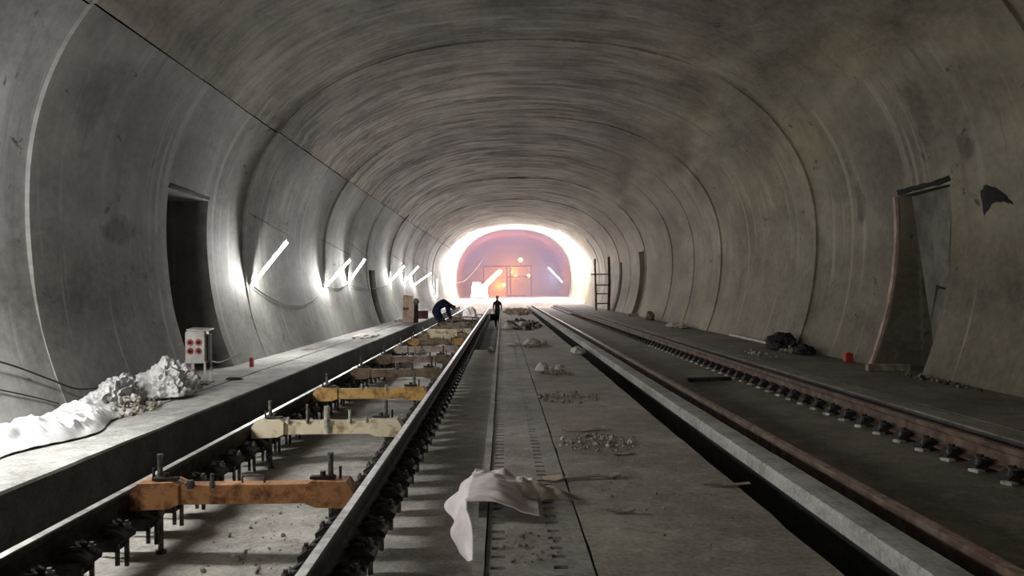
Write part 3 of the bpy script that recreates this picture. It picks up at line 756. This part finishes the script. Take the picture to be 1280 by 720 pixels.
# ------------------------------------------------------------------ power box at the left niche
t = thing('power_box', 'grey power distribution box with four red sockets on a thin stand', 'power box', (-3.90, 10.25, ZL), .12)
bm = bmesh.new(); box(bm, (0, 0, .48), (.25, .24, .42), bev=.035); finish('housing', bm, M['cabinet'], t, smooth=40)
bm = bmesh.new(); box(bm, (.03, .05, .70), (.28, .30, .025), Euler((.03, .04, 0)), bev=.01); finish('rain_lid', bm, M['cabinet'], t)
for i, (x, z) in enumerate(((-.055, .55), (.045, .55), (-.055, .44), (.045, .44))):
    bm = bmesh.new(); cyl(bm, (x, -.115, z), (x, -.150, z-.008), .040, .036, 16)
    s = finish('socket', bm, M['socket'], t, smooth=40)
    bm = bmesh.new(); cyl(bm, (x+.006, -.149, z-.006), (x+.006, -.156, z-.008), .025, .022, 14); finish('socket_hole', bm, M['black'], s)
for x in (-.12, .12):
    for yy in (-.10, .22):
        bm = bmesh.new(); box(bm, (x*.98, yy, .15), (.024, .024, .30)); finish('leg', bm, M['pipe'], t)
bm = bmesh.new(); box(bm, (-.02, -.10, .15), (.02, .02, .30)); finish('leg', bm, M['pipe'], t)
bm = bmesh.new(); box(bm, (0, -.10, .012), (.32, .03, .024)); box(bm, (0, .22, .012), (.32, .03, .024)); box(bm, (-.14, .06, .012), (.03, .34, .024)); box(bm, (.14, .06, .012), (.03, .34, .024)); finish('foot_frame', bm, M['bolt'], t)
bm = bmesh.new(); box(bm, (.14, .05, .47), (.03, .16, .34), bev=.005); finish('side_panel', bm, M['black'], t)
bm = bmesh.new(); tube(bm, smoothpath([(.14, .05, .30), (.25, .1, .27), (.36, .3, .31), (.46, .5, .36)], 5), .008); finish('cable_tail', bm, M['cloth'], t)
heap('offcut', (-3.60, 10.75, ZL), (.10, .08, .03), 3.1, M['darkcloth'], 'dark flat offcut on the walkway beside the power box', 'scrap', 0, 3)
def red_block(c, s, rz, label):
    t = thing('marker_block', label, 'marker', c, rz)
    bm = bmesh.new(); box(bm, (0, 0, s[2]/2), s, bev=.008); finish('block', bm, M['red'], t)
    bm = bmesh.new(); cyl(bm, (0, 0, s[2]-.003), (0, 0, s[2]+.012), s[0]*.3, s[0]*.25, 10); finish('cap', bm, M['red'], t)
red_block((-3.93, 12.55, ZL), (.055, .07, .14), .1, 'small upright red block at the wall foot right of the power box')
red_block((5.20, 12.0, ZR), (.12, .09, .13), .15, 'small red block at the foot of the dim wall beside the niche')
heap('dust_heap', (-3.5, 20.5, ZL), (.30, 1.0, .06), 6.6, M['stone'], 'low pale dust heap on the walkway below the third tube light', 'heap', 0, 4, .8)
heap('dust_heap', (-3.9, 16.5, ZL), (.14, .6, .04), 7.7, M['stone'], 'thin pale dust heap on the walkway below the second tube light', 'heap', 0, 4, .8)
heap('dust_heap', (-3.75, 30.2, ZL), (.28, .9, .12), 8.8, M['cloth'], 'small white heap on the walkway behind the tan carton', 'heap', 0, 4, .8)

# ------------------------------------------------------------------ right side: niche board, debris, ladder, tar patch
t = thing('formwork_panel', 'grey two-board formwork panel standing in the right-hand niche', 'panel', (0, 0, 0))
def boardquad(name, p, mat, th=.03):
    bm = bmesh.new(); a = [bm.verts.new(q) for q in p]; f = bm.faces.new(a); bm.normal_update()
    bmesh.ops.solidify(bm, geom=[f], thickness=th); return finish(name, bm, mat, t)
# boards hang down the near side of the opening, tapering towards the bottom
def nb(y, z, off): return (wall_x(1, y, z, lipat(y)) + off, y, z)
boardquad('board', [nb(10.72, 2.50, .10), nb(11.28, 2.50, .14), nb(11.05, 1.25, .26), nb(10.62, .75, .20), nb(10.55, 1.3, .14)], M['board'])
boardquad('board', [nb(10.10, 2.50, .06), nb(10.70, 2.50, .09), nb(10.52, 1.25, .12), nb(10.12, 1.2, .06)], M['board'])
boardquad('board', [nb(10.10, 1.17, .08), nb(10.50, 1.2, .15), nb(10.60, .75, .2), nb(10.12, .15, .2)], M['board'])
bm = bmesh.new(); rows = []
for i in range(27):
    z = .115 + .092*i; x = wall_x(1, 11.40, z, lipat(11.40)) - .012; wv = .035+.02*noise.noise(Vector((z*3, 1, 1))); dx = .012*noise.noise(Vector((z*2.2, 5, 5)))
    rows.append([bm.verts.new(p) for p in ((x-.05+dx, 11.36, z), (x-.05+dx, 11.36+wv*2, z), (x+.01-.02, 11.36+wv*2, z), (x+.01-.02, 11.36, z))])
for A, Bq in zip(rows, rows[1:]):
    for k in range(4): bm.faces.new((A[k], A[(k+1) % 4], Bq[(k+1) % 4], Bq[k]))
bm.faces.new(rows[0]); bm.faces.new(rows[-1][::-1]); bmesh.ops.recalc_face_normals(bm, faces=bm.faces[:])  # pale upright strip at the far edge of the niche
tag(finish('niche_edge_strip', bm, M['card']), 'pale strip running along the far edge of the right niche', 'timber')
bm = bmesh.new(); box(bm, (0, 0, .045), (.55, .12, .09), Euler((0, 0, -.08)), bev=.01); tag(finish('timber_block', bm, M['wood'], loc=(5.15, 10.65, ZR)), 'dusty timber block lying in front of the right niche', 'timber')
bm = bmesh.new(); tube(bm, [(5.15, 15.0, ZR+.035), (5.2, 16.5, ZR+.035), (5.24, 18.4, ZR+.035)], .035, 10); tag(finish('pipe', bm, M['pipe'], smooth=50), 'pale pipe lying along the foot of the dim wall', 'pipe')
heap('sack', (5.02, 14.4, ZR), (.20, .45, .26), 3.9, M['darkcloth'], 'black crumpled sack at the end of the pale pipe', 'sack', 0, 4, 1.1)
heap('sack', (5.08, 13.45, ZR), (.14, .30, .13), 4.9, M['darkcloth'], 'smaller flat black sack beside the debris by the dim wall', 'sack', 0, 4, 1.1)
rubble('rubble', (4.98, 13.85, ZR), (.14, .4, .06), 60, 11, [M['rubble'], M['card']], 'mixed debris between the two black sacks', (.015, .06), .3)
rubble('rubble', (4.35, 13.6, ZR), (.16, .8, .02), 26, 12, [M['stone'], M['rubble']], 'pale chips on the dim walkway near the strip edge', (.012, .045), .4)
rubble('rubble', (5.13, 9.4, ZR), (.10, .9, .03), 60, 13, [M['rubble'], M['darkcloth']], 'crumbs along the wall foot in front of the right niche', (.01, .045), .4)
heap('rag', (5.0, 23.0, ZR), (.2, .9, .10), 2.7, M['paper'], 'whitish rag on the dim walkway below the wall joint', 'rag', 0, 4, 1.0)
bm = bmesh.new(); box(bm, (0, 0, .05), (.5, .16, .10), bev=.01); tag(finish('timber_block', bm, M['pipe'], loc=(5.28, 32.2, ZR)), 'pale block at the foot of the tall narrow dark niche', 'timber')
heap('sack', (5.2, 28.2, ZR), (.14, .25, .28), 6.2, M['drab'], 'small brown bundle leaning at the dim wall foot', 'sack', 0, 3)
# tar patch on the wall
def wall_patch(outline, label, thick=.006, side=1):
    bm = bmesh.new(); c = (sum(p[0] for p in outline)/len(outline), sum(p[1] for p in outline)/len(outline))
    dense = []
    for a, b in zip(outline, outline[1:]+outline[:1]):
        for k in range(4):
            s = k/4; q = (a[0]+(b[0]-a[0])*s, a[1]+(b[1]-a[1])*s); dense.append((q[0]+.02*noise.noise(Vector((q[0]*20, q[1]*20, 0))), q[1]+.02*noise.noise(Vector((q[0]*20, q[1]*20, 7)))))
    rings = []
    for s, th in ((1, 0), (.9, thick), (.45, thick*1.4)):
        rings.append([bm.verts.new(Vector((wall_x(side, c[0]+(y-c[0])*s, c[1]+(z-c[1])*s, lipat(y)) - side*th, c[0]+(y-c[0])*s, c[1]+(z-c[1])*s))) for y, z in dense])
    cv = bm.verts.new((wall_x(side, c[0], c[1], lipat(c[0])) - side*thick*1.4, *c)); n = len(dense)
    for A, B in zip(rings, rings[1:]):
        for k in range(n): bm.faces.new((A[k], A[(k+1) % n], B[(k+1) % n], B[k]))
    for k in range(n): bm.faces.new((rings[-1][k], rings[-1][(k+1) % n], cv))
    return tag(finish('wall_patch', bm, M['tar'], smooth=60), label, kind='structure')
wall_patch([(9.42, 2.35), (9.35, 2.05), (9.18, 2.18), (8.95, 2.18), (8.78, 2.13), (8.9, 2.24), (9.1, 2.36), (9.3, 2.42)], 'black tar patch on the dim wall beyond the niche')
wall_patch([(10.0, 2.56), (10.3, 2.535), (10.8, 2.535), (11.4, 2.535), (11.42, 2.60), (11.0, 2.62), (10.5, 2.60), (10.02, 2.63)], 'ragged dark edge above the right niche')
wall_patch([(11.1, 2.70), (11.9, 2.695), (12.75, 2.695), (12.75, 2.75), (12.0, 2.76), (11.15, 2.77)], 'ragged dark edge above the left niche', side=-1)

wall_patch([(6.30, 3.70), (6.62, 3.66), (6.74, 3.55), (6.76, 3.38), (6.60, 3.36), (6.40, 3.42), (6.2, 3.5)], 'dark ragged patch on the brightened wall segment at the upper corner', side=-1)
rubble('rubble', (-1.55, 4.9, ZB), (.42, 1.5, .008), 150, 21, [M['rubble'], M['bed']], 'loose crumbs on the track bed around the rusty orange beam', (.004, .022), .4)
rubble('rubble', (.95, 4.6, ZS), (.40, 1.1, .006), 90, 22, [M['rubble'], M['slab']], 'loose crumbs on the plain slab near the curled scrap', (.003, .012), .4)
rubble('rubble', (.10, 3.75, ZS), (.16, .28, .01), 70, 23, [M['rubble'], M['cover']], 'loose crumbs on the perforated strip in front of the cloth', (.003, .014), .4)
t = thing('ladder', 'brown metal ladder frame standing at the wall near the glowing opening', 'ladder', (0, 0, 0))
for (x, top, r, mt) in ((4.80, 2.75, .055, 'drab'), (5.52, 2.85, .075, 'gantry')):
    bm = bmesh.new(); cyl(bm, (x-.08 if x > 5 else x, 41, ZR), (x, 41.15, top*.55), r); cyl(bm, (x, 41.15, top*.55), (x-.02, 41.2, top), r*.9); finish('side_rail', bm, M[mt], t)
for z in (.45, .95, 1.4, 1.95):
    bm = bmesh.new(); cyl(bm, (4.55 if z > 1.8 else 4.8, 41.05, z), (5.5, 41.05, z), .03); finish('rung', bm, M['gantry'], t)

# ------------------------------------------------------------------ clutter by the left walkway
t = thing('carton', 'tall tan carton with dark tape standing on the walkway edge', 'carton', (-3.40, 29.0, ZL), .12)
bm = bmesh.new(); box(bm, (0, 0, .38), (.40, .30, .76), Euler((0, .04, 0)), bev=.01); finish('body', bm, M['card'], t)
bm = bmesh.new(); box(bm, (-.02, -.02, .86), (.36, .03, .24), Euler((-.3, .12, 0))); finish('flap', bm, M['card'], t)
bm = bmesh.new(); box(bm, (-.10, -.153, .50), (.22, .006, .10)); finish('tape', bm, M['maroon'], t)
t = thing('post', 'dark upright post with rounded top beside the tan carton', 'post', (-3.10, 28.6, ZL), 0)
bm = bmesh.new(); cyl(bm, (0, 0, 0), (.02, 0, .62), .085, .075, 12); cyl(bm, (.02, 0, .62), (.02, 0, .68), .075, .05, 12); finish('shaft', bm, M['darkcloth'], t, smooth=50)
bm = bmesh.new(); bmesh.ops.create_uvsphere(bm, u_segments=12, v_segments=8, radius=.11)
for v in bm.verts: v.co = Vector((v.co.x+.02, v.co.y, v.co.z*1.1+.76))
finish('rounded_top', bm, M['drab'], t, smooth=60)
t = thing('crate', 'maroon crate with white sheet on the walkway beyond the dark post', 'crate', (-3.30, 32.5, ZL), .05)
bm = bmesh.new(); box(bm, (0, 0, .16), (.55, .4, .32), bev=.02)
for s in (-.18, 0, .18): box(bm, (s, -.21, .16), (.04, .03, .32))
finish('body', bm, M['maroon'], t)
bm = bmesh.new(); box(bm, (0, 0, .345), (.60, .44, .05), bev=.02); finish('lid', bm, M['cloth'], t)
curled('board', (-1.60, 44, -.2), .9, 1.6, .1, .03, 'maroon', 'reddish board lying between the rails near the glare', 'board', .05, .02)
heap('sheet_heap', (-1.62, 40.3, -.42), (.36, .6, .60), 9.3, M['pinkcloth'], 'pinkish white heap behind the stooping worker', 'sheet', 0, 4, 1.0)
rubble('rubble', (-1.65, 34.5, -.42), (.52, 3.5, .40), 420, 15, [M['rubble'], M['drab']], 'brown and greenish spoil filling the track behind the worker', (.03, .12), .5)
for k, (y, x, rz, mt, lab) in enumerate(((33.0, -1.35, .1, 'drab', 'brown plank lying over the spoil, nearer one'), (36.5, -1.25, -.15, 'pinkgrey', 'grey plank lying over the spoil, farther one'))):
    bm = bmesh.new(); box(bm, (0, 0, .04), (1.15, .16, .08), Euler((0, .05, rz)), bev=.01); tag(finish('plank', bm, M[mt], loc=(-1.65, y, -.06)), lab, 'plank')

# ------------------------------------------------------------------ people
def person(name, label, joints, edges, radii, mats, skin_from, hair, loc):
    me = bpy.data.meshes.new('body'); me.from_pydata([Vector(j) for j in joints], edges, [])
    o = bpy.data.objects.new('body_tmp', me); C.objects.link(o)
    sk = o.modifiers.new('skin', 'SKIN'); sk.use_smooth_shade = True
    sv = me.skin_vertices[0].data
    for i, r in enumerate(radii): sv[i].radius = (r, r) if not isinstance(r, tuple) else r; sv[i].use_root = (i == 0)
    ss = o.modifiers.new('sub', 'SUBSURF'); ss.levels = 2; ss.render_levels = 2
    dg = bpy.context.evaluated_depsgraph_get(); dg.update()
    m2 = bpy.data.meshes.new_from_object(o.evaluated_get(dg)); bpy.data.objects.remove(o)
    m2.materials.clear()
    for m in mats: m2.materials.append(m)
    for p in m2.polygons:
        p.use_smooth = True; p.material_index = 1 if skin_from(p.center) else 0
    b = bpy.data.objects.new(name, m2); C.objects.link(b); b.location = loc
    tag(b, label, 'person')
    return b
def hand(joints, edges, radii, wrist, dirv, sidev, size=1.0):
    """palm, four fingers of unequal length and a thumb from the palm's side"""
    w = len(joints)-1 if wrist is None else wrist
    P = Vector(joints[w]); d = Vector(dirv).normalized(); s = Vector(sidev).normalized(); up = d.cross(s)
    joints.append(tuple(P + d*.05*size)); radii.append((.034*size, .020*size)); edges.append((w, len(joints)-1)); palm = len(joints)-1
    for k, ln in enumerate((.070, .080, .074, .058)):
        a = P + d*.088*size + s*(k-1.5)*.021*size; bq = a + d*ln*.5*size + up*.008; c = a + d*ln*size + up*.026
        i = len(joints); joints += [tuple(a), tuple(bq), tuple(c)]; radii += [.010*size, .009*size, .008*size]; edges += [(palm, i), (i, i+1), (i+1, i+2)]
    a = P + d*.045*size - s*.042*size; bq = a + d*.035*size - s*.02*size + up*.012
    i = len(joints); joints += [tuple(a), tuple(bq)]; radii += [.012*size, .009*size]; edges += [(palm, i), (i, i+1)]
def headparts(b, hc, r, face, hairmat, loc):
    bm = bmesh.new(); bmesh.ops.create_uvsphere(bm, u_segments=16, v_segments=12, radius=1)
    f = Vector(face).normalized(); kill = []
    for v in bm.verts:
        if v.co.dot(f) > .45 and v.co.z < .55 or v.co.z < -.35: kill.append(v)
        v.co = Vector((v.co.x*r*1.06, v.co.y*r*1.06, v.co.z*r*1.22)) + Vector(hc)
    bmesh.ops.delete(bm, geom=kill, context='VERTS'); bmesh.ops.solidify(bm, geom=bm.faces[:], thickness=.012)
    finish('hair', bm, hairmat, b, smooth=60)
# stooping worker in navy between the rails
J = [(.0, 0, .93), (.16, -.02, 1.08), (.34, -.04, 1.15), (.50, -.05, 1.12), (.60, -.06, 1.06), (.70, -.07, .98), (.745, -.07, .90)]
E = [(0, 1), (1, 2), (2, 3), (3, 4), (4, 5), (5, 6)]
R = [(.21, .19), (.215, .19), (.23, .19), (.18, .15), .07, (.095, .085), (.075, .07)]
for s in (-1, 1):
    i = len(J); J += [(.0, s*.11, .86), (.22+.04*s, s*.13, .48), (.44+.06*s, s*.13, .09), (.56+.06*s, s*.14, .04)]
    R += [.15, .115, .075, .05]; E += [(0, i), (i, i+1), (i+1, i+2), (i+2, i+3)]
    i = len(J); J += [(.46, -.05+s*.19, 1.06), (.50, -.05+s*.23, .80), (.58, -.06+s*.16, .58)]
    R += [.095, .075, .045]; E += [(3, i), (i, i+1), (i+1, i+2)]
    hand(J, E, R, None, (.25, 0, -1), (1, 0, .2) if s > 0 else (-1, 0, -.2))
wk = person('person', 'person in navy workwear stooping over the track with arms down', J, E, R, [M['navy'], M['skin']], lambda c: (c.x > .655 and c.z > .82) or (c.z < .57 and c.x > .45), None, (-2.52, 30.0, ZB))
headparts(wk, (.70, -.07, .97), .088, (.7, -.1, -.6), M['black'], None)
# worker standing in the pit beside the slab
J = [(0, 0, .95), (0, .02, 1.15), (0, .0, 1.36), (0, -.02, 1.47), (0, -.035, 1.56), (0, -.05, 1.66), (0, -.05, 1.75)]
E = [(0, 1), (1, 2), (2, 3), (3, 4), (4, 5), (5, 6)]
R = [(.15, .11), (.14, .105), (.17, .11), (.12, .085), .055, (.08, .095), (.065, .075)]
for s in (-1, 1):
    i = len(J); J += [(s*.09, 0, .86), (s*.10, -.04, .48), (s*.10, .02, .09), (s*.11, -.12, .03)]
    R += [.11, .085, .065, .045]; E += [(0, i), (i, i+1), (i+1, i+2), (i+2, i+3)]
    i = len(J); J += [(s*.19, -.02, 1.38), (s*.235, .02, 1.12), (s*.22, -.08, .88)]
    R += [.058, .045, .034]; E += [(2, i), (i, i+1), (i+1, i+2)]
    hand(J, E, R, None, (0, -.2, -1), (0, -1, 0) if s > 0 else (0, 1, 0))
st = person('person', 'person in dark clothes standing in the pit beside the slab, seen against the glare', J, E, R, [M['darkwear'], M['skin']], lambda c: (c.z > 1.54) or (c.z < .88 and abs(c.x) > .17), None, (-.30, 46., -.92))
headparts(st, (0, -.04, 1.68), .088, (0, -1, 0), M['black'], None)

# ------------------------------------------------------------------ the bright opening and the dusty chamber
def lamp(name, loc, e, col, r=.25):
    l = bpy.data.lights.new(name, 'POINT'); l.energy = e; l.color = col; l.shadow_soft_size = r
    o = bpy.data.objects.new(name, l); C.objects.link(o); o.location = loc; return o
for k, a in enumerate((12, 52, 90, 128, 168)):
    for y, e in ((59., 420), (66., 900), (72.5, 520)):
        t_ = math.radians(a); c_, s_ = math.cos(t_), math.sin(t_)
        q = (y-56)/21; ww, bb = 5.22+.28*q-.4, 3.85+1.0*q-.4
        lamp('flood_lamp', (cx(y)+ww*math.copysign(abs(c_)**(2/N), c_), y, ZC + bb*abs(s_)**(2/N)), e, (1, .93, .93), .12)

def orange_lamp(loc, r, label, e):
    t = thing('work_lamp', label, 'lamp', loc, 0, 'orange work lamps in the haze')
    bm = bmesh.new(); bmesh.ops.create_uvsphere(bm, u_segments=14, v_segments=10, radius=r); finish('bulb', bm, M['bulb'], t, smooth=60)
    bm = bmesh.new(); cyl(bm, (0, .02, 0), (0, r*1.4, 0), r*1.15, r*.6, 14); finish('shade', bm, M['gantry'], t)
    bm = bmesh.new(); cyl(bm, (0, r*1.2, 0), (0, r*1.2, -.6), .03); finish('bracket', bm, M['gantry'], t)
YG = 88.
def px(x, y, d): return ((x-628)/1000*d, d, 1.25 + (361-y)/1000*d)
for (x, y, r, lab) in ((651, 325, .22, 'large orange work lamp high above the gantry'), (645, 345, .12, 'orange work lamp inside the gantry, left of a pair'), (661, 345, .17, 'orange work lamp inside the gantry, right of a pair'), (630, 356, .17, 'orange work lamp low on the gantry beside the pale machine')):
    orange_lamp(px(x, y, YG+2), r, lab, 0)
t = thing('gantry', 'dark rectangular steel gantry glowing orange in the haze', 'gantry', (0, YG, 0))
def bar(name, x0, y0, x1, y1, r=.07, dy=0):
    a = px(x0, y0, YG); b = px(x1, y1, YG); bm = bmesh.new(); cyl(bm, (a[0], dy, a[2]), (b[0], dy, b[2]), r, n=8); finish(name, bm, M['gantry'], t)
for x in (605, 634, 638, 664):
    for dy in (0, 3.5): bar('post', x, 333, x, 371, .08, dy)
for dy in (0, 3.5): bar('crossbeam', 604, 333, 665, 333, .09, dy); bar('crossbeam', 634, 346, 664, 346, .05, dy)
for x in (605, 664):
    a = px(x, 333, YG); bm = bmesh.new(); cyl(bm, (a[0], 0, a[2]), (a[0], 3.5, a[2]), .08, n=8); finish('side_beam', bm, M['gantry'], t)
bar('deck', 634, 370, 665, 370, .12, 1.5)
# pale machine with a raised arm in the glare
YM = 70.
t = thing('loader', 'small pale machine with raised yellowish arm in the glare', 'machine', (-2.0, YM, .42))
bm = bmesh.new(); box(bm, (0, 0, .62), (1.35, 1.9, 1.02), bev=.08); box(bm, (-.25, .1, 1.2), (.75, .9, .45), bev=.08); finish('body', bm, M['palemach'], t, smooth=40)
for s in (-1, 1):
    bm = bmesh.new(); box(bm, (s*.6, 0, .22), (.3, 2.1, .42), bev=.12); finish('track', bm, M['cloth'], t, smooth=40)
bm = bmesh.new(); cyl(bm, (.35, -.3, .95), (1.15, -.4, 1.75), .24, .22, 10); cyl(bm, (1.15, -.4, 1.75), (1.75, -.45, 2.35), .22, .16, 10); finish('raised_arm', bm, M['yellowmach'], t, smooth=40)
bm = bmesh.new(); box(bm, (1.75, -.45, 2.25), (.34, .4, .5), Euler((0, .6, 0)), bev=.05); finish('arm_head', bm, M['palemach'], t)
# hose sweeping up on the left of the chamber
cable('air_hose', [px(571, 353, 79), px(580, 351, 80), px(587, 345, 81), px(594, 337, 82), px(602, 327, 83), px(608, 317, 84)], .045, 'pale hose sweeping up the hazy far wall', 'pipe')

# bluish haze filling the chamber
k = NT('haze'); k.n.remove(k.b)
vs = k.node('ShaderNodeVolumeScatter'); vs.inputs['Color'].default_value = (.36, .46, .78, 1); vs.inputs['Density'].default_value = .11; vs.inputs['Anisotropy'].default_value = .2
k.link(vs.outputs[0], k.n['Material Output'].inputs['Volume'])
bm = bmesh.new(); box(bm, (cx(100), 100.2, 3.0), (15, 43, 10))
tag(finish('haze', bm, k.m), 'blue grey dust haze hanging in the far chamber', 'haze', kind='stuff')
lamp('orange_glow_lamp', (1.2, 91.0, 3.2), 800, (1, .27, .015), .2)
lamp('orange_glow_lamp', (-.4, 90.5, 1.6), 800, (1, .27, .015), .2)
for a in (25, 60, 90, 120, 155):
    t_ = math.radians(a); c_, s_ = math.cos(t_), math.sin(t_)
    lamp('added_blue_fill', (cx(80)+5.8*math.copysign(abs(c_)**(2/N), c_), 78.2, ZC + 5.1*abs(s_)**(2/N)), 250, (.30, .48, 1), .1)  # added blue fill lights, kept unseen behind the end of the lit ring
